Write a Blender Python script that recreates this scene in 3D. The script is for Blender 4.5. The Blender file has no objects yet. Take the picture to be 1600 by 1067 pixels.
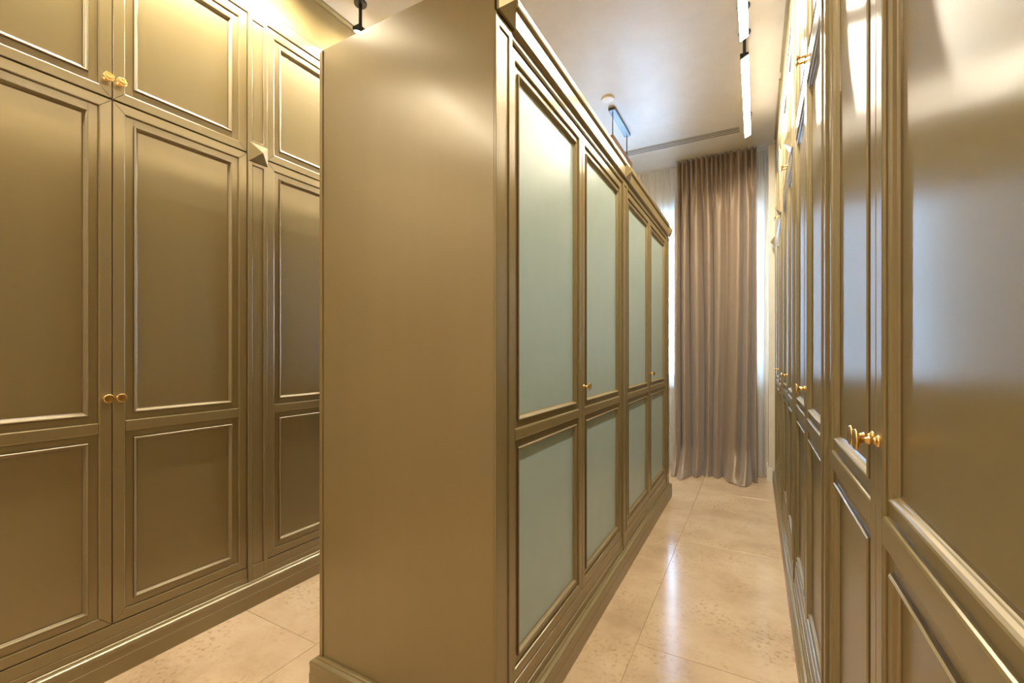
import bpy, bmesh, math, random
from mathutils import Vector, Matrix
random.seed(7)
SC = bpy.context.scene
COL = SC.collection
PI = math.pi

# ------------------------------------------------------------------ camera
H = 1.25
FPX = 690.0
cam_d = bpy.data.cameras.new('camera')
cam = bpy.data.objects.new('camera', cam_d); COL.objects.link(cam)
cam.location = (0, 0, H)
cam.rotation_euler = (PI/2, 0, math.atan(381/FPX))
cam_d.sensor_fit = 'HORIZONTAL'; cam_d.sensor_width = 36
cam_d.lens = 36*FPX/1600
cam_d.shift_x = 0; cam_d.shift_y = 17.5/1600
cam_d.clip_start = 0.02; cam_d.clip_end = 100
SC.camera = cam

# ------------------------------------------------------------------ colour management
vs = SC.view_settings
SC.display_settings.display_device = 'sRGB'
vs.view_transform = 'Standard'; vs.look = 'None'; vs.gamma = 1; vs.use_curve_mapping = False
vs.exposure = 0.15

# ------------------------------------------------------------------ world: overcast bright sky, cool against the warm lamps
W = bpy.data.worlds.new('world'); SC.world = W; W.use_nodes = True
nt = W.node_tree
bg = nt.nodes['Background']
bg.inputs[0].default_value = (0.42, 0.66, 1.0, 1); bg.inputs[1].default_value = 42.0
LAMP_COL = (1.0, 0.91, 0.75)
LAMP_STR = 215.0

# ------------------------------------------------------------------ materials
def new_mat(name):
    m = bpy.data.materials.new(name); m.use_nodes = True
    n = m.node_tree.nodes; l = m.node_tree.links
    return m, n, l, n['Principled BSDF']

def coords(n, l, scale, loc=(0, 0, 0)):
    tc = n.new('ShaderNodeTexCoord'); mp = n.new('ShaderNodeMapping')
    mp.inputs['Scale'].default_value = scale; mp.inputs['Location'].default_value = loc
    l.new(tc.outputs['Object'], mp.inputs[0]); return mp

def ramp(n, stops):
    r = n.new('ShaderNodeValToRGB'); cr = r.color_ramp
    while len(cr.elements) < len(stops): cr.elements.new(0.5)
    for e, (p, c) in zip(cr.elements, stops): e.position = p; e.color = (*c, 1)
    return r

def paint(name, c0, c1, rough=0.28, metal=0.25, coat=0.15, coat_r=0.15, aniso=0.8):
    m, n, l, b = new_mat(name)
    mp = coords(n, l, (14, 14, 0.6))
    t = n.new('ShaderNodeTexNoise'); t.inputs['Scale'].default_value = 1.0; t.inputs['Detail'].default_value = 4
    l.new(mp.outputs[0], t.inputs['Vector'])
    r = ramp(n, [(0.3, c0), (0.7, c1)])
    l.new(t.outputs[0], r.inputs[0]); l.new(r.outputs[0], b.inputs['Base Color'])
    b.inputs['Roughness'].default_value = rough; b.inputs['Metallic'].default_value = metal
    b.inputs['Coat Weight'].default_value = coat; b.inputs['Coat Roughness'].default_value = coat_r
    # brushed vertically by hand: reflections spread sideways
    b.inputs['IOR'].default_value = 1.7
    b.inputs['Anisotropic'].default_value = aniso
    tg = n.new('ShaderNodeTangent'); tg.direction_type = 'RADIAL'; tg.axis = 'Z'
    l.new(tg.outputs[0], b.inputs['Tangent'])
    return m

M_PAINT = paint('bronze_olive_paint', (0.246, 0.188, 0.085), (0.256, 0.196, 0.089))
M_MOULD = paint('bronze_olive_paint_thick', (0.246, 0.188, 0.085), (0.256, 0.196, 0.089), rough=0.45, aniso=0.3)
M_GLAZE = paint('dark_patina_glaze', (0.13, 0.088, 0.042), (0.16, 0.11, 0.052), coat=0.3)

def plain(name, c, rough=0.5, metal=0.0, **kw):
    m, n, l, b = new_mat(name)
    mp = coords(n, l, (9, 9, 9))
    t = n.new('ShaderNodeTexNoise'); t.inputs['Scale'].default_value = 1; t.inputs['Detail'].default_value = 3
    l.new(mp.outputs[0], t.inputs['Vector'])
    r = ramp(n, [(0.3, tuple(x*0.97 for x in c)), (0.7, tuple(min(1, x*1.03) for x in c))])
    l.new(t.outputs[0], r.inputs[0]); l.new(r.outputs[0], b.inputs['Base Color'])
    b.inputs['Roughness'].default_value = rough; b.inputs['Metallic'].default_value = metal
    for k, v in kw.items(): b.inputs[k.replace('_', ' ')].default_value = v
    return m

M_BRASS = plain('aged_brass', (0.80, 0.52, 0.20), 0.22, 1.0)
M_CEIL = plain('ceiling_paint', (0.67, 0.61, 0.53), 0.45)
M_WALL = plain('warm_cream_wall', (0.74, 0.66, 0.52), 0.6)
M_BASE = plain('cream_baseboard', (0.80, 0.74, 0.62), 0.4)
M_DARK = plain('dark_interior', (0.05, 0.038, 0.02), 0.8)
M_BLACK = plain('black_metal', (0.03, 0.032, 0.036), 0.32, 0.6)
M_CANOPY = plain('blue_grey_metal', (0.085, 0.105, 0.13), 0.4, 0.3)
M_BRONZE = plain('bronze_metal', (0.42, 0.22, 0.09), 0.35, 0.7)
M_GLASS = plain('mint_satin_glass', (0.33, 0.42, 0.39), 0.36, 0.0, Coat_Weight=0.2, Coat_Roughness=0.22)
M_FRAME = plain('white_window_frame', (0.8, 0.8, 0.8), 0.35)
M_GROUT = plain('grout', (0.42, 0.31, 0.19), 0.7)
M_VENT = plain('vent_metal', (0.012, 0.014, 0.02), 0.5, 0.0)

def mat_tile():
    m, n, l, b = new_mat('polished_limestone')
    tc = n.new('ShaderNodeTexCoord'); oi = n.new('ShaderNodeObjectInfo')
    ad = n.new('ShaderNodeVectorMath'); ad.operation = 'ADD'
    mu = n.new('ShaderNodeVectorMath'); mu.operation = 'SCALE'; mu.inputs['Scale'].default_value = 37.0
    cx = n.new('ShaderNodeCombineXYZ')
    l.new(oi.outputs['Random'], cx.inputs[0]); l.new(oi.outputs['Random'], cx.inputs[1])
    l.new(cx.outputs[0], mu.inputs[0]); l.new(tc.outputs['Object'], ad.inputs[0]); l.new(mu.outputs[0], ad.inputs[1])
    t = n.new('ShaderNodeTexNoise'); t.inputs['Scale'].default_value = 2.6; t.inputs['Detail'].default_value = 8; t.inputs['Roughness'].default_value = 0.62
    l.new(ad.outputs[0], t.inputs['Vector'])
    r = ramp(n, [(0.30, (0.42, 0.295, 0.17)), (0.50, (0.53, 0.385, 0.235)), (0.72, (0.60, 0.455, 0.295))])
    l.new(t.outputs[0], r.inputs[0])
    t2 = n.new('ShaderNodeTexNoise'); t2.inputs['Scale'].default_value = 48; t2.inputs['Detail'].default_value = 7; t2.inputs['Distortion'].default_value = 0.2
    l.new(ad.outputs[0], t2.inputs['Vector'])
    r2 = ramp(n, [(0.34, (0.60, 0.47, 0.33)), (0.47, (1, 1, 1))])
    l.new(t2.outputs[0], r2.inputs[0])
    t3 = n.new('ShaderNodeTexNoise'); t3.inputs['Scale'].default_value = 3.2; t3.inputs['Detail'].default_value = 3
    l.new(ad.outputs[0], t3.inputs['Vector'])
    r3 = ramp(n, [(0.42, (0, 0, 0)), (0.64, (0.6, 0.6, 0.6))])
    l.new(t3.outputs[0], r3.inputs[0])
    mx = n.new('ShaderNodeMix'); mx.data_type = 'RGBA'; mx.blend_type = 'MULTIPLY'
    l.new(r3.outputs[0], mx.inputs[0]); l.new(r.outputs[0], mx.inputs[6]); l.new(r2.outputs[0], mx.inputs[7])
    l.new(mx.outputs[2], b.inputs['Base Color'])
    b.inputs['Roughness'].default_value = 0.16
    b.inputs['IOR'].default_value = 1.5
    return m
M_TILE = mat_tile()

def mat_satin():
    m, n, l, b = new_mat('taupe_satin_cloth')
    mp = coords(n, l, (400, 400, 60))
    t = n.new('ShaderNodeTexNoise'); t.inputs['Scale'].default_value = 1
    l.new(mp.outputs[0], t.inputs['Vector'])
    r = ramp(n, [(0.3, (0.27, 0.195, 0.13)), (0.7, (0.31, 0.225, 0.152))])
    l.new(t.outputs[0], r.inputs[0]); l.new(r.outputs[0], b.inputs['Base Color'])
    b.inputs['Roughness'].default_value = 0.42; b.inputs['Metallic'].default_value = 0.12
    b.inputs['Sheen Weight'].default_value = 0.3
    return m
M_SATIN = mat_satin()

def mat_sheer():
    m = bpy.data.materials.new('white_sheer_voile'); m.use_nodes = True
    n = m.node_tree.nodes; l = m.node_tree.links; n.clear()
    out = n.new('ShaderNodeOutputMaterial')
    tr = n.new('ShaderNodeBsdfTransparent'); tl = n.new('ShaderNodeBsdfTranslucent'); df = n.new('ShaderNodeBsdfDiffuse')
    tl.inputs[0].default_value = (0.9, 0.88, 0.85, 1); df.inputs[0].default_value = (0.82, 0.78, 0.73, 1)
    a = n.new('ShaderNodeMixShader'); a.inputs[0].default_value = 0.5
    l.new(tl.outputs[0], a.inputs[1]); l.new(df.outputs[0], a.inputs[2])
    c = n.new('ShaderNodeMixShader'); c.inputs[0].default_value = 0.62
    l.new(tr.outputs[0], c.inputs[1]); l.new(a.outputs[0], c.inputs[2]); l.new(c.outputs[0], out.inputs[0])
    return m
M_SHEER = mat_sheer()

def mat_pane():
    m = bpy.data.materials.new('window_glass'); m.use_nodes = True
    n = m.node_tree.nodes; l = m.node_tree.links; n.clear()
    out = n.new('ShaderNodeOutputMaterial')
    tr = n.new('ShaderNodeBsdfTransparent'); gl = n.new('ShaderNodeBsdfGlossy'); gl.inputs['Roughness'].default_value = 0.02
    fr = n.new('ShaderNodeFresnel'); fr.inputs[0].default_value = 1.45
    a = n.new('ShaderNodeMixShader')
    l.new(fr.outputs[0], a.inputs[0]); l.new(tr.outputs[0], a.inputs[1]); l.new(gl.outputs[0], a.inputs[2]); l.new(a.outputs[0], out.inputs[0])
    return m
M_PANE = mat_pane()

def mat_lamp(name, strength):
    m = bpy.data.materials.new(name); m.use_nodes = True
    n = m.node_tree.nodes; l = m.node_tree.links; n.clear()
    out = n.new('ShaderNodeOutputMaterial'); e = n.new('ShaderNodeEmission')
    e.inputs[0].default_value = (*LAMP_COL, 1); e.inputs[1].default_value = strength
    l.new(e.outputs[0], out.inputs[0]); return m
M_LAMP = mat_lamp('lamp_glow', LAMP_STR)
M_LAMP2 = mat_lamp('pendant_glow', 80.0)

# ------------------------------------------------------------------ helpers
# local furniture frame: a = along the front (local x), n = outwards (local -y), z = up
def V(bm, a, n, z): return bm.verts.new((a, -n, z))

def build(name, bm, mats, parent=None, loc=None, smooth=False):
    me = bpy.data.meshes.new(name)
    bm.normal_update(); bm.to_mesh(me); bm.free()
    for m in (mats if isinstance(mats, (list, tuple)) else [mats]): me.materials.append(m)
    if smooth:
        for p in me.polygons: p.use_smooth = True
    o = bpy.data.objects.new(name, me); COL.objects.link(o)
    if parent: o.parent = parent
    if loc: o.location = loc
    return o

def tag(o, label=None, cat=None, group=None, kind=None):
    if label: o['label'] = label
    if cat: o['category'] = cat
    if group: o['group'] = group
    if kind: o['kind'] = kind
    return o

def empty(name, loc=(0, 0, 0), rz=0):
    o = bpy.data.objects.new(name, None); COL.objects.link(o)
    o.location = loc; o.rotation_euler = (0, 0, rz); o.empty_display_size = 0.1
    return o

def copy_tree(o, parent=None):
    kids = [c for c in COL.objects if c.parent == o]
    c = o.copy(); COL.objects.link(c)
    if parent: c.parent = parent
    for k in kids: copy_tree(k, c)
    return c

def inset_poly(P, d):
    k = len(P); out = []
    for i in range(k):
        p0, p1, p2 = P[i-1], P[i], P[(i+1) % k]
        d0, d1 = d[i-1], d[i]
        e0 = Vector((p1[0]-p0[0], p1[1]-p0[1])).normalized(); e1 = Vector((p2[0]-p1[0], p2[1]-p1[1])).normalized()
        n0 = Vector((-e0.y, e0.x)); n1 = Vector((-e1.y, e1.x))
        A = Vector(p0)+n0*d0; B = Vector(p1)+n1*d1
        den = e0.x*e1.y-e0.y*e1.x
        if abs(den) < 1e-6: out.append(tuple(Vector(p1)+n1*d1)); continue
        t = ((B.x-A.x)*e1.y-(B.y-A.y)*e1.x)/den
        out.append((A.x+e0.x*t, A.y+e0.y*t))
    return out

def slab(bm, P, n0, n1, ch=0.001, mi=0, back=False):
    """prism over a CCW outline (seen from the front) with rounded front arrises, one radius per edge"""
    k = len(P)
    ch = [ch]*k if not isinstance(ch, (list, tuple)) else ch
    rings = [[V(bm, a, n0, z) for a, z in P]]
    mxc = max(ch)
    rings.append([V(bm, a, n1-mxc, z) for a, z in P])
    for f, g in ((0.3, 0.3), (1.0, 0.0)):
        Q = inset_poly(P, [c*f for c in ch])
        rings.append([V(bm, a, n1-mxc*g, z) for a, z in Q])
    for r0, r1 in zip(rings, rings[1:]):
        for i in range(k):
            j = (i+1) % k
            f = bm.faces.new((r0[i], r0[j], r1[j], r1[i])); f.material_index = mi
    f = bm.faces.new(rings[-1]); f.material_index = mi
    if back: bm.faces.new(rings[0][::-1]).material_index = mi

def rect(a0, z0, a1, z1): return [(a0, z0), (a1, z0), (a1, z1), (a0, z1)]

def ringprof(bm, R, prof, mis=None, fill=True, fmi=0):
    """mitred moulding round rectangle R: prof = [(inset, n), ...]"""
    a0, z0, a1, z1 = R
    rs = [[V(bm, a, n, z) for a, z in rect(a0+i, z0+i, a1-i, z1-i)] for i, n in prof]
    for s, (r0, r1) in enumerate(zip(rs, rs[1:])):
        for i in range(4):
            j = (i+1) % 4
            f = bm.faces.new((r0[i], r0[j], r1[j], r1[i]))
            if mis: f.material_index = mis[s]
    if fill: bm.faces.new(rs[-1]).material_index = fmi

def extrude(bm, prof, a0, a1, mi=0, caps=True):
    """profile [(n, z)...] (front, from bottom to top) extruded along a"""
    L = [V(bm, a0, n, z) for n, z in prof]; R = [V(bm, a1, n, z) for n, z in prof]
    for i in range(len(prof)-1):
        bm.faces.new((L[i], R[i], R[i+1], L[i+1])).material_index = mi
    if caps:
        try:
            bm.faces.new(L); bm.faces.new(R[::-1])
        except ValueError: pass

def box(bm, x0, y0, z0, x1, y1, z1, mi=0):
    v = [bm.verts.new(p) for p in ((x0,y0,z0),(x1,y0,z0),(x1,y1,z0),(x0,y1,z0),(x0,y0,z1),(x1,y0,z1),(x1,y1,z1),(x0,y1,z1))]
    for q in ((3,2,1,0),(4,5,6,7),(0,1,5,4),(1,2,6,5),(2,3,7,6),(3,0,4,7)):
        bm.faces.new([v[i] for i in q]).material_index = mi

def boxo(name, x0, y0, z0, x1, y1, z1, mat, parent=None, bev=0.0):
    bm = bmesh.new(); box(bm, x0, y0, z0, x1, y1, z1)
    if bev: bmesh.ops.bevel(bm, geom=bm.edges[:], offset=bev, segments=2, affect='EDGES', profile=0.6)
    return build(name, bm, mat, parent)

def lathe(bm, prof, axis='n', seg=24, c=(0, 0, 0)):
    """prof [(r, h)]; axis 'n' = out of the door, 'z' = up"""
    rings = []
    for r, h in prof:
        ring = []
        for i in range(seg):
            t = 2*PI*i/seg
            x, y = r*math.cos(t), r*math.sin(t)
            ring.append(bm.verts.new((c[0]+x, c[1]-h, c[2]+y) if axis == 'n' else (c[0]+x, c[1]+y, c[2]+h)))
        rings.append(ring)
    for r0, r1 in zip(rings, rings[1:]):
        for i in range(seg):
            j = (i+1) % seg
            bm.faces.new((r0[i], r0[j], r1[j], r1[i]))
    bm.faces.new(rings[-1]); bm.faces.new(rings[0][::-1])
    bmesh.ops.recalc_face_normals(bm, faces=bm.faces[:])

def struct(o): o['kind'] = 'structure'; return o

# ------------------------------------------------------------------ room shell
ZC = 3.27
XL, XR, YF, YB = -2.80, 0.80, -1.6, 5.22
floor = boxo('floor', XL-0.1, YF-0.1, -0.08, XR+0.1, YB+0.1, -0.004, M_GROUT); struct(floor)
COLS = [(-0.449, 0.151, 1.92), (-1.049, -0.449, 2.50), (-1.649, -1.049, 1.92), (-2.249, -1.649, 1.254), (-2.849, -2.249, 1.92), (0.151, 0.80, 2.50)]
tile_cache = {}
for x0, x1, yj in COLS:
    y = yj - 1.2*4
    while y < YB:
        y0, y1 = max(y, YF), min(y+1.2, YB)
        xa, xb = max(x0, XL), min(x1, XR)
        if y1-y0 > 0.05 and xb-xa > 0.03:
            key = (round(xb-xa, 3), round(y1-y0, 3))
            if key not in tile_cache:
                bm = bmesh.new(); g = 0.0009; a, b_ = key
                P = rect(g, g, a-g, b_-g)
                r0 = [bm.verts.new((p, q, -0.006)) for p, q in P]; r1 = [bm.verts.new((p, q, -0.001)) for p, q in P]
                r2 = [bm.verts.new((p, q, 0)) for p, q in rect(g+.001, g+.001, a-g-.001, b_-g-.001)]
                for u_, w_ in ((r0, r1), (r1, r2)):
                    for i in range(4): bm.faces.new((u_[i], u_[(i+1) % 4], w_[(i+1) % 4], w_[i]))
                bm.faces.new(r2)
                o = build('tile', bm, M_TILE, floor); tile_cache[key] = o
            else:
                o = tile_cache[key].copy(); COL.objects.link(o)
            o.location = (xa, y0, 0)
        y += 1.2
struct(boxo('ceiling', XL-0.1, YF-0.1, ZC, XR+0.1, YB+0.1, ZC+0.1, M_CEIL))
struct(boxo('wall_left', XL-0.1, YF-0.1, 0, XL, YB+0.1, ZC, M_WALL))
struct(boxo('wall_right', XR, YF-0.1, 0, XR+0.1, YB+0.1, ZC, M_WALL))
struct(boxo('wall_front', XL, YF-0.1, 0, XR, YF, ZC, M_WALL))
# back wall with the window opening
WX0, WX1, WZ0, WZ1 = -1.75, 0.0, 0.95, 2.78
bm = bmesh.new()
for q in ((XL, 0, WX0, ZC), (WX1, 0, XR, ZC), (WX0, 0, WX1, WZ0), (WX0, WZ1, WX1, ZC)):
    box(bm, q[0], YB, q[1], q[2], YB+0.22, q[3])
struct(build('wall_back', bm, M_WALL))
# window: frame, two mullions, three panes, sill
win = empty('window_1', (0, YB+0.12, 0)); struct(win)
bm = bmesh.new()
for q in ((WX0, WZ0, WX0+.06, WZ1), (WX1-.06, WZ0, WX1, WZ1), (WX0+.06, WZ0, WX1-.06, WZ0+.06), (WX0+.06, WZ1-.06, WX1-.06, WZ1)):
    box(bm, q[0], -.035, q[1], q[2], .035, q[3])
build('window_frame', bm, M_FRAME, win)
pw = (WX1-WX0-.12)/3
for i in range(1, 3):
    x = WX0+.06+pw*i
    boxo('mullion', x-.035, -.03, WZ0+.06, x+.035, .03, WZ1-.06, M_FRAME, win, 0.004)
for i in range(3):
    x = WX0+.06+pw*i
    boxo('pane', x+(.035 if i else 0), -.004, WZ0+.06, x+pw-(.035 if i < 2 else 0), .004, WZ1-.06, M_PANE, win)
boxo('sill', WX0-.04, -.17, WZ0-.035, WX1+.02, -.035, WZ0+.0, M_FRAME, win, 0.006)

# return of the wall beside the window (right end of the corridor) and its baseboard
struct(boxo('trim_1', 0.108, 4.975, 0.0, 0.80, YB, ZC, M_WALL))
bm = bmesh.new()
pts = [(0.0, 0.10), (0.0, 0.004)]
box(bm, 0.094, 4.962, 0, 0.142, 4.975, 0.105); box(bm, 0.098, 4.966, 0.105, 0.142, 4.975, 0.128)
box(bm, 0.094, 4.975, 0, 0.108, YB, 0.105); box(bm, 0.098, 4.975, 0.105, 0.108, YB, 0.128)
struct(build('baseboard_right', bm, M_BASE))
# baseboard under the window
bm = bmesh.new(); box(bm, XL, YB-.014, 0, 0.094, YB, 0.105); box(bm, XL, YB-.010, .105, 0.094, YB, .128)
struct(build('baseboard_back', bm, M_BASE))

# ------------------------------------------------------------------ doors
def door_meshes(w, h, openings, F=0.04, glass=False, flat=0.028):
    """returns dict of (name -> list of meshes) in door-local coordinates (a from 0..w, z from 0..h)"""
    out = []
    bm = bmesh.new(); m = 0.0009; r = 0.0045
    g = 0.0012
    a0, a1, z0, z1 = g, w-g, g, h-g
    T = -0.022
    slab(bm, [(a0, z0), (a0+F, z0+F), (a0+F, z1-F), (a0, z1)], T, 0, [m, r, m, .002])
    slab(bm, [(a1, z0), (a1, z1), (a1-F, z1-F), (a1-F, z0+F)], T, 0, [.002, m, r, m])
    slab(bm, [(a0, z0), (a1, z0), (a1-F, z0+F), (a0+F, z0+F)], T, 0, [.002, m, r, m])
    slab(bm, [(a0, z1), (a0+F, z1-F), (a1-F, z1-F), (a1, z1)], T, 0, [m, r, m, .002])
    for (oz0, oz1), (pz0, pz1) in zip(openings, openings[1:]):
        slab(bm, rect(a0+F, oz1, a1-F, pz0), T, 0, [r, m, r, m])
    out.append(('outer_frame', bm, M_PAINT))
    for oz0, oz1 in openings:
        x0, x1 = a0+F, a1-F
        bm = bmesh.new(); D = -0.008; fl = flat
        slab(bm, rect(x0, oz0, x0+fl, oz1), T, D, .0007); slab(bm, rect(x1-fl, oz0, x1, oz1), T, D, .0007)
        slab(bm, rect(x0+fl, oz0, x1-fl, oz0+fl), T, D, .0007); slab(bm, rect(x0+fl, oz1-fl, x1-fl, oz1), T, D, .0007)
        out.append(('inner_frame', bm, M_PAINT))
        bm = bmesh.new()
        R = (x0+fl-.002, oz0+fl-.002, x1-fl+.002, oz1-fl+.002)
        prof = [(0, D-.002), (0.0, D+.0006), (.0022, D+.0006), (.0026, -.003), (.005, -.0005), (.008, -.0015), (.0105, -.0045), (.012, -.009), (.0135, -.0105), (.0145, -.0125), (.0185, -.0143), (.0185, -.017)]
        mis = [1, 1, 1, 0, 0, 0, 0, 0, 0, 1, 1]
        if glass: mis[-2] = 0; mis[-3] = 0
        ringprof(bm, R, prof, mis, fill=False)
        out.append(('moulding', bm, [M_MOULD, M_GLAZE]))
        bm = bmesh.new(); i = .0148
        slab(bm, rect(R[0]+i, R[1]+i, R[2]-i, R[3]-i), -.020, -.0145, .0005, back=True)
        out.append(('glass_panel' if glass else 'panel', bm, M_GLASS if glass else M_PAINT))
    return out

def make_door(name, w, h, openings, parent, loc, glass=False, F=0.04, knob=None, flat=0.028):
    parts = door_meshes(w, h, openings, F, glass, flat)
    root = build(name, parts[0][1], parts[0][2], parent, loc)
    for nm, bm, mt in parts[1:]: build(nm, bm, mt, root)
    if knob: make_knob(root, knob)
    return root

KNOB = None
def make_knob(parent, az):
    global KNOB
    if KNOB is None:
        bm = bmesh.new()
        lathe(bm, [(.0095, -.001), (.0095, .0015), (.0075, .0035), (.0048, .0055), (.0042, .008), (.0062, .0100), (.0066, .0125), (.0048, .0150), (.0046, .0205),
                   (.0065, .0245), (.0132, .0260), (.0168, .0280), (.0170, .0302), (.0150, .0318), (.0105, .0310), (.005, .0300), (.0012, .0298)])
        KNOB = build('knob', bm, M_BRASS, parent, (az[0], 0, az[1]), smooth=True); o = KNOB
    else:
        o = KNOB.copy(); COL.objects.link(o); o.parent = parent; o.location = (az[0], 0, az[1])
    o['label'] = 'turned brass knob'
    return o

def pyramid(parent, ac, zc, n, w=0.092, h=0.034, hz=None):
    bm = bmesh.new(); b = 0.006; k = w/2; kz = (hz or w)/2
    P = rect(ac-k, zc-kz, ac+k, zc+kz)
    r0 = [V(bm, a, n-.002, z) for a, z in P]; r1 = [V(bm, a, n+b, z) for a, z in P]
    tip = V(bm, ac, n+b+h, zc)
    for i in range(4):
        bm.faces.new((r0[i], r0[(i+1) % 4], r1[(i+1) % 4], r1[i])); bm.faces.new((r1[i], r1[(i+1) % 4], tip))
    o = build('pyramid_block', bm, M_PAINT, parent); o['label'] = 'small raised pyramid-shaped block'
    return o

def pilaster(parent, a0, w, zsegs, zlo, zhi, n=0.008, block=None):
    """flat post with sunk fields between zsegs"""
    bm = bmesh.new(); m = .0016
    # outer body sides
    cuts = [zlo]
    for s0, s1 in zsegs: cuts += [s0, s1]
    cuts.append(zhi)
    mg = 0.02
    # stiles
    for x0, x1 in ((a0, a0+mg), (a0+w-mg, a0+w)):
        slab(bm, rect(x0, zlo, x1, zhi), -.03, n, [0.0, m, 0.0, m])
    for c0, c1 in zip(cuts[0::2], cuts[1::2]):
        slab(bm, rect(a0+mg, c0, a0+w-mg, c1), -.03, n, [m, 0, m, 0])
    for s0, s1 in zsegs:
        R = (a0+mg, s0, a0+w-mg, s1)
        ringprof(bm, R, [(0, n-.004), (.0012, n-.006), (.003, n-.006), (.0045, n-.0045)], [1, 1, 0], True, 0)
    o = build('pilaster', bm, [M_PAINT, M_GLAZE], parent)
    if block: pyramid(o, a0+w/2, block, n)
    return o

# ------------------------------------------------------------------ wall wardrobes
DW = 0.52; PW = 0.097; BAY = 2*DW+PW+.003
PLINTH = [(-.03, 0), (.027, 0), (.027, .062), (.0255, .064), (.0255, .092), (.0265, .096), (.0262, .103), (.0235, .108), (.019, .111), (.012, .113), (.010, .118), (.006, .121), (-.02, .121)]
def make_wardrobe(hs, depth, swap=False, rise=0.0):
    """local a runs 0 .. 2*DW for the doors; pilaster at the 'far' end (a = 2*DW.. or before 0 when swap)"""
    root = empty('wardrobe')
    zb, r0, r1, zs, zt, zk0 = hs
    pa = 2*DW+.0015 if not swap else -PW-.0015
    x0, x1 = (0, 2*DW+PW+.003) if not swap else (-PW-.003, 2*DW)
    # carcass behind the doors
    bm = bmesh.new()
    box(bm, x0, .026, .05, x1, depth, ZC-.012)
    build('carcass', bm, M_PAINT, root)
    bm = bmesh.new(); extrude(bm, PLINTH, x0, x1); build('plinth', bm, M_PAINT, root)
    # bottom rail under the doors
    bm = bmesh.new(); slab(bm, rect(0, .122, 2*DW, .146), -.03, .004, .002); slab(bm, rect(0, .146, 2*DW, zb-.002), -.03, .0015, .003)
    build('bottom_rail', bm, M_PAINT, root)
    # fascia above the doors, then frieze to the ceiling
    bm = bmesh.new(); slab(bm, rect(0, zt+.003, 2*DW, zt+.072), -.03, .006, [.004, .001, .002, .001])
    build('fascia', bm, M_PAINT, root)
    bm = bmesh.new(); slab(bm, rect(0, zt+.0745, 2*DW, ZC-.03), -.03, .004, .0015)
    extrude(bm, [(-.02, ZC-.032), (.006, ZC-.030), (.008, ZC-.022), (.016, ZC-.012), (.018, ZC-.002), (-.02, ZC-.002)], 0, 2*DW)
    build('frieze', bm, M_PAINT, root)
    pz = zs+rise
    pilaster(root, pa, PW, [(zb+.0, pz-.062), (pz+.062, zt-.02)], .122, ZC-.004, block=pz)
    hl = zs-.0015-zb
    ops = [(.042, r0-zb), (r1-zb, hl-.042)]
    make_door('door', DW, hl, ops, root, (0, 0, zb), knob=(DW-.02, zk0-zb))
    make_door('door', DW, hl, ops, root, (DW, 0, zb), knob=(.02, zk0-zb))
    hu = zt-zs-.0015
    zk = .068
    make_door('upper_door', DW, hu, [(.042, hu-.042)], root, (0, 0, zs+.0015), knob=(DW-.02, zk))
    make_door('upper_door', DW, hu, [(.042, hu-.042)], root, (DW, 0, zs+.0015), knob=(.02, zk))
    return root
LX = -2.19                       # plane of the left door faces
left = make_wardrobe((.194, .938, .982, 2.234, 2.92, 1.074), .60, rise=.008)
G = 'built-in panelled wardrobes'
ll = ['tall olive-gold panelled wardrobe at the far left, its closed doors with four brass knobs',
      'olive-gold wardrobe on the left wall partly hidden by the free-standing cupboard block',
      'olive-gold wardrobe on the left wall, third bay counted from the camera',
      'olive-gold wardrobe on the left wall, last bay beside the window']
for i in range(4):
    o = left if i == 0 else copy_tree(left)
    o.location = (LX, .232+BAY*i, 0); o.rotation_euler = (0, 0, PI/2)
    tag(o, ll[i], 'wardrobe', G)
RX = 0.168                       # plane of the right door faces
right = make_wardrobe((.205, .957, 1.003, 2.315, 3.0, 1.112), .60, swap=True, rise=-.01)
rl = ['glossy bronze wardrobe in the right foreground, a pair of brass knobs at its centre',
      'glossy bronze wardrobe on the right, second bay from the camera after the nearest pilaster',
      'bronze wardrobe on the right wall, third bay from the camera, between two pyramid blocks',
      'bronze wardrobe at the far end of the right wall, next to the curtained window']
for i in range(4):
    o = right if i == 0 else copy_tree(right)
    # local x runs towards the camera on this wall: a = 2*DW is the near edge
    o.location = (RX, .38+2*DW+BAY*i, 0); o.rotation_euler = (0, 0, -PI/2)
    tag(o, rl[i], 'wardrobe', G)

# ------------------------------------------------------------------ free-standing cupboard block between the two aisles
IX, IY0, IY1 = -0.67, 1.099, 4.02
isl = empty('island_cupboard', (IX, IY0, 0), PI/2)
tag(isl, 'free-standing cupboard block with mint frosted glass doors and plain olive end panel', 'cupboard')
IW = .655; IP = .1; IL = IY1-IY0; ID = .75   # a: 0..IL, depth ID (local +y)
ITOP = 2.345
bm = bmesh.new(); box(bm, .02, .026, .05, IL-.02, ID-.02, ITOP-.02); build('carcass', bm, M_DARK, isl)
# end panels: one board with a thin stile at each edge
for nm, a0, a1, s in (('end_panel', 0, .022, 1), ('end_panel', IL-.022, IL, -1)):
    bm = bmesh.new()
    box(bm, a0, -.004, 0, a1, ID, 2.378)
    bmesh.ops.bevel(bm, geom=bm.edges[:], offset=.0015, segments=2, affect='EDGES')
    e = build(nm, bm, M_PAINT, isl)
    if s == 1:
        bm = bmesh.new(); box(bm, -.004, ID-.012, .121, a1, ID+.006, 2.372)
        bmesh.ops.bevel(bm, geom=bm.edges[:], offset=.0015, segments=2, affect='EDGES')
        build('edge_strip', bm, M_PAINT, e)
# top board
boxo('top_board', .022, -.002, ITOP-.022, IL-.022, ID-.001, ITOP-.002, M_PAINT, isl, .002)
boxo('back_panel', .022, ID-.02, .05, IL-.022, ID-.001, ITOP-.022, M_PAINT, isl)
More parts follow.
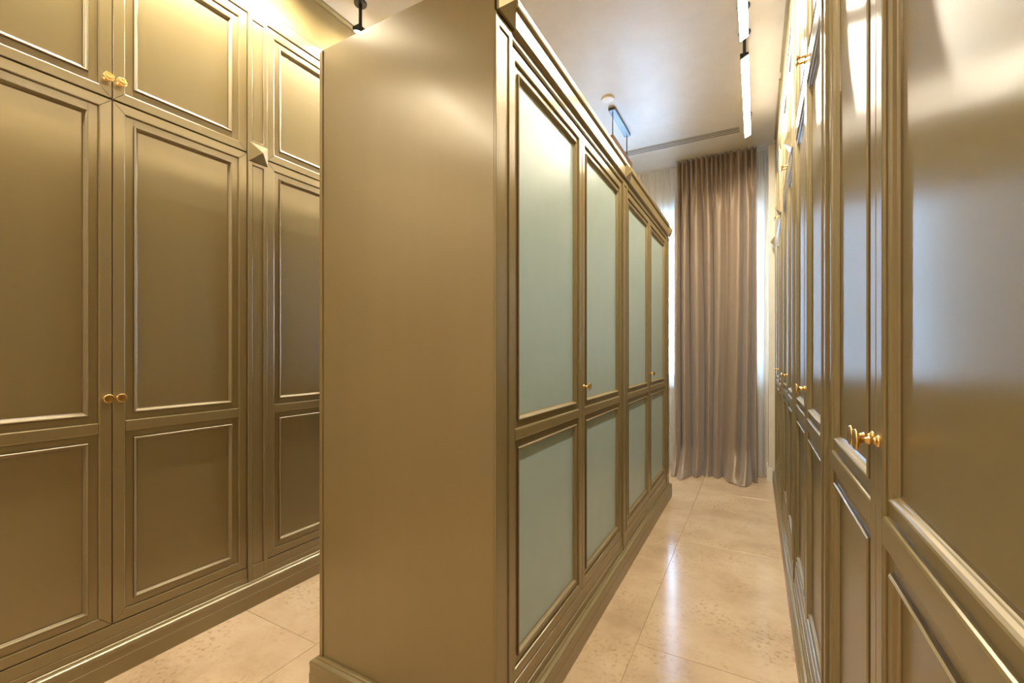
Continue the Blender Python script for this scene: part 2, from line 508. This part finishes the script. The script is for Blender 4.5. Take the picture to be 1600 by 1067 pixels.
# plinth all round
bm = bmesh.new()
PR = [(n_, z_) for n_, z_ in PLINTH if n_ > 0]
prs = [(n_, z_) for n_, z_ in PR]
def loop(off): return [(-off, off), (IL+off, off), (IL+off, -ID-off), (-off, -ID-off)]
rs = [[V(bm, a, n, z_) for a, n in loop(n_)] for n_, z_ in [(.030, 0)] + [(n_+.003, z_) for n_, z_ in PR[1:]]+[(-.004, .121)]]
for r0_, r1_ in zip(rs, rs[1:]):
    for i in range(4): bm.faces.new((r0_[i], r0_[(i+1) % 4], r1_[(i+1) % 4], r1_[i]))
bmesh.ops.recalc_face_normals(bm, faces=bm.faces[:])
build('plinth', bm, M_PAINT, isl)
zb, zt = .205, 2.215
bm = bmesh.new()
for a0 in (IP, IP*2+IW*2):
    slab(bm, rect(a0, .122, a0+2*IW, .150), -.03, .006, .002); slab(bm, rect(a0, .150, a0+2*IW, zb-.002), -.03, .002, .003)
build('bottom_rail', bm, M_PAINT, isl)
proto = None
for k, a0 in enumerate((IP, IP+IW, 2*IP+2*IW, 2*IP+3*IW)):
    hl = zt-zb
    d = make_door('door', IW, hl, [(.04, .968-zb), (1.006-zb, hl-.038)], isl, (a0, 0, zb), glass=True, F=.036, flat=.024,
                  knob=(.02, 1.10-zb) if k % 2 else None)
for k, a0 in enumerate((0.0, IP+2*IW, 2*IP+4*IW)):
    p = pilaster(isl, a0+.001, IP-.002, [(.215, 2.215)], .122, 2.245, n=.010)
    p2 = pyramid(p, a0+IP/2, 2.295, .014, w=.098, h=.03, hz=.096)
bm = bmesh.new()
for a0 in (IP, IP*2+IW*2):
    extrude(bm, [(-.02, zt+.003), (.004, zt+.003), (.008, zt+.010), (.008, zt+.022), (.004, 2.242), (.018, 2.247), (.022, 2.252), (.022, 2.302), (.019, 2.306), (.019, 2.311), (.028, 2.315), (.030, 2.320), (.030, 2.338), (.027, ITOP), (-.03, ITOP)], a0, a0+2*IW)
build('cornice', bm, M_PAINT, isl)

# ------------------------------------------------------------------ lamps
def make_bar():
    """suspended linear lamp, local y = length (0..1.16), origin at the ceiling above its near end"""
    L = 1.16; root = empty('linear_lamp')
    zt_, zb_ = -.150, -.186
    # extruded section: the lower face is canted towards the wardrobes (+x side) to wash their doors
    P = [(-.024, zt_), (.024, zt_), (.024, zb_+.0205), (-.020, zb_), (-.024, zb_)]
    bm = bmesh.new()
    A = [bm.verts.new((x, 0, z)) for x, z in P]; B = [bm.verts.new((x, L, z)) for x, z in P]
    for i in range(5): bm.faces.new((A[i], A[(i+1) % 5], B[(i+1) % 5], B[i]))
    bm.faces.new(A[::-1]); bm.faces.new(B)
    bmesh.ops.recalc_face_normals(bm, faces=bm.faces[:])
    build('housing', bm, M_BLACK, root)
    d0, d1 = Vector((-.0185, zb_+.0007)), Vector((.0232, zb_+.0201)); nn = Vector((d1.y-d0.y, -(d1.x-d0.x))).normalized()*.003
    bm = bmesh.new()
    Q = [d0, d1, d1+nn, d0+nn]
    A = [bm.verts.new((q.x, .012, q.y)) for q in Q]; B = [bm.verts.new((q.x, L-.012, q.y)) for q in Q]
    for i in range(4): bm.faces.new((A[i], A[(i+1) % 4], B[(i+1) % 4], B[i]))
    bm.faces.new(A[::-1]); bm.faces.new(B)
    bmesh.ops.recalc_face_normals(bm, faces=bm.faces[:])
    build('diffuser', bm, M_LAMP, root)
    for y in (.035, L-.035):
        bm = bmesh.new(); lathe(bm, [(.010, zt_-.001), (.010, -.012), (.034, -.011), (.036, -.006), (.036, 0)], 'z', 20, (0, y, 0))
        build('stem', bm, M_BLACK, root)
    return root
bar = make_bar()
spots = [(-2.0, 1.775, 'suspended black linear lamp hanging from ceiling above the left aisle'),
         (-2.0, 0.37, 'nearest suspended linear lamp over the left aisle, mostly above the frame'),
         (-2.0, 3.11, 'farthest suspended linear lamp over the left aisle'),
         (-0.063, 1.78, 'glowing linear ceiling lamp over the right aisle, nearer one cut by the top edge'),
         (-0.063, 3.11, 'glowing linear ceiling lamp over the right aisle, the one nearer the curtain'),
         (-0.063, 0.45, 'linear ceiling lamp of the right aisle directly above the camera'),
         (-2.0, -1.40, 'added unseen lamp bar behind the camera, lighting the cupboard end panel')]  # last bar is out of view, added to brighten the cupboard block's end panel
for i, (x, y, lb) in enumerate(spots):
    o = bar if i == 0 else copy_tree(bar)
    o.location = (x, y, ZC)
    o.rotation_euler = (0, 0, PI if x < -1 else 0)
    if x < -1: o.location.y = y+1.16
    tag(o, lb, 'lamp', 'suspended linear lamps')

# pendant above the cupboard block: canopy plate, two rods, bronze body
pen = empty('pendant_lamp', (-1.04, 3.58, ZC))
tag(pen, 'pendant lamp with blue-grey canopy plate and two thin rods above the cupboard block', 'lamp')
boxo('canopy', -.028, 0, -.022, .028, .52, 0, M_CANOPY, pen, .002)
for y in (.03, .49):
    bm = bmesh.new(); lathe(bm, [(.004, -.26), (.004, -.02)], 'z', 10, (0, y, 0)); build('rod', bm, M_BLACK, pen)
boxo('body', -.03, -.05, -.31, .03, .57, -.25, M_BRONZE, pen, .003)
boxo('diffuser', -.024, -.04, -.314, .024, .56, -.309, M_LAMP2, pen)
# round detector
bm = bmesh.new(); lathe(bm, [(.05, 0), (.05, -.006), (.047, -.011), (.030, -.013), (.012, -.014)], 'z', 28)
det = build('smoke_detector', bm, M_BASE, None, (-1.03, 3.44, ZC), smooth=False)
tag(det, 'small round cream detector on the ceiling beside the pendant canopy', 'detector')
# linear slot diffuser
ven = empty('ceiling_vent', (0, 4.44, ZC)); tag(ven, 'long slot air vent with dark lines across the ceiling before the curtain', 'vent')
VX0, VX1 = -1.95, -.13
bm = bmesh.new(); box(bm, VX0, 0, -.003, VX1, .112, 0); build('backing', bm, M_VENT, ven)
for y0, y1 in ((0, .005), (.027, .039), (.061, .073), (.095, .112)):
    boxo('slat', VX0, y0, -.007, VX1, y1, -.002, M_CEIL, ven)

# ------------------------------------------------------------------ curtains
def cloth(name, x0, x1, y0, zt_, zb_, mat, seed, nx, nz, n_pleat, n_fold, amp, thick=.002, puddle=None):
    """hanging cloth: narrow gathers at the heading that merge into a few broad soft folds below"""
    rnd = random.Random(seed)
    ph = [rnd.uniform(0, 6.28) for _ in range(8)]
    def warp(u, k, a): return u+a*math.sin(2*PI*u*1.0+ph[k])/k_n(k)+a*.6*math.sin(2*PI*u*2.3+ph[k+1])/k_n(k)
    def k_n(k): return 1.0
    am = [rnd.uniform(.6, 1.15) for _ in range(n_fold+3)]
    bm = bmesh.new(); grid = []
    for j in range(nz+1):
        v = j/nz
        v = 1-(1-v)**1.35
        z = zt_+(zb_-zt_)*v
        sm = min(1, v/.22); sm = sm*sm*(3-2*sm)
        row = []
        for i in range(nx+1):
            u = i/nx
            w = warp(u, 0, .022+.010*v)
            p1 = math.cos(2*PI*n_pleat*w)
            q = n_fold*warp(u, 2, .035+.012*math.sin(2.2*v+ph[5]))+.18*math.sin(2.5*v+6*u)
            k = int(max(0, min(n_fold+1, math.floor(q+.5))))
            c = math.cos(2*PI*q)
            broad = (0.5+0.5*c)**0.8*am[k]
            second = .08*math.cos(4*PI*q+ph[4]+1.5*v)
            y = y0-amp*((1-sm)*(.30+.16*p1)+sm*(broad+second*sm)*(.62+.38*v)+.07*(1-sm*.93)*p1)
            x = x0+(x1-x0)*u+.012*math.sin(2*PI*q)*sm
            x += .012*math.sin(3*v+ph[6])*math.sin(PI*u)
            zz = z
            if j == 0: zz = zt_
            if puddle:
                h = max(0, 1-z/.30)
                for (cu, wd, out, lift) in puddle:
                    g = math.exp(-((u-cu)/wd)**2)
                    y -= out*g*h**1.3*(1+.22*math.sin(34*u+ph[1]))
                    x += (u-cu)*.30*g*h*h
                    # the lowest hand's breadth lies creased on the floor
                    zz = zz*(1-.75*g*h)+lift*g*h*(1-h)*(.8+.8*math.sin(46*u+3*h+ph[7]))
                zz = max(zz, .004)
            row.append(bm.verts.new((x, y, zz)))
        grid.append(row)
    for j in range(nz):
        for i in range(nx):
            bm.faces.new((grid[j][i], grid[j+1][i], grid[j+1][i+1], grid[j][i+1]))
    o = build(name, bm, mat, smooth=True)
    return o
dr_ = cloth('curtain', -.745, .005, 4.985, ZC-.004, .005, M_SATIN, 5, 240, 110, 15, 7, .145,
            puddle=[(.12, .14, .26, .16), (.80, .12, .30, .18), (.45, .14, .06, .03)])
md = dr_.modifiers.new('thickness', 'SOLIDIFY'); md.thickness = .003
tag(dr_, 'floor-length taupe satin curtain with gathered heading, its hem puddled on the floor', 'curtain')
s1 = cloth('sheer_curtain', -1.03, .095, 5.09, ZC-.004, .008, M_SHEER, 11, 260, 24, 26, 13, .05)
tag(s1, 'white sheer curtain glowing on both sides of the taupe curtain', 'curtain')
s2 = cloth('sheer_curtain', -2.15, -1.035, 5.09, ZC-.004, .008, M_SHEER, 12, 260, 24, 26, 13, .05)
tag(s2, 'white sheer curtain at the left window edge, mostly behind the cupboard block', 'curtain')
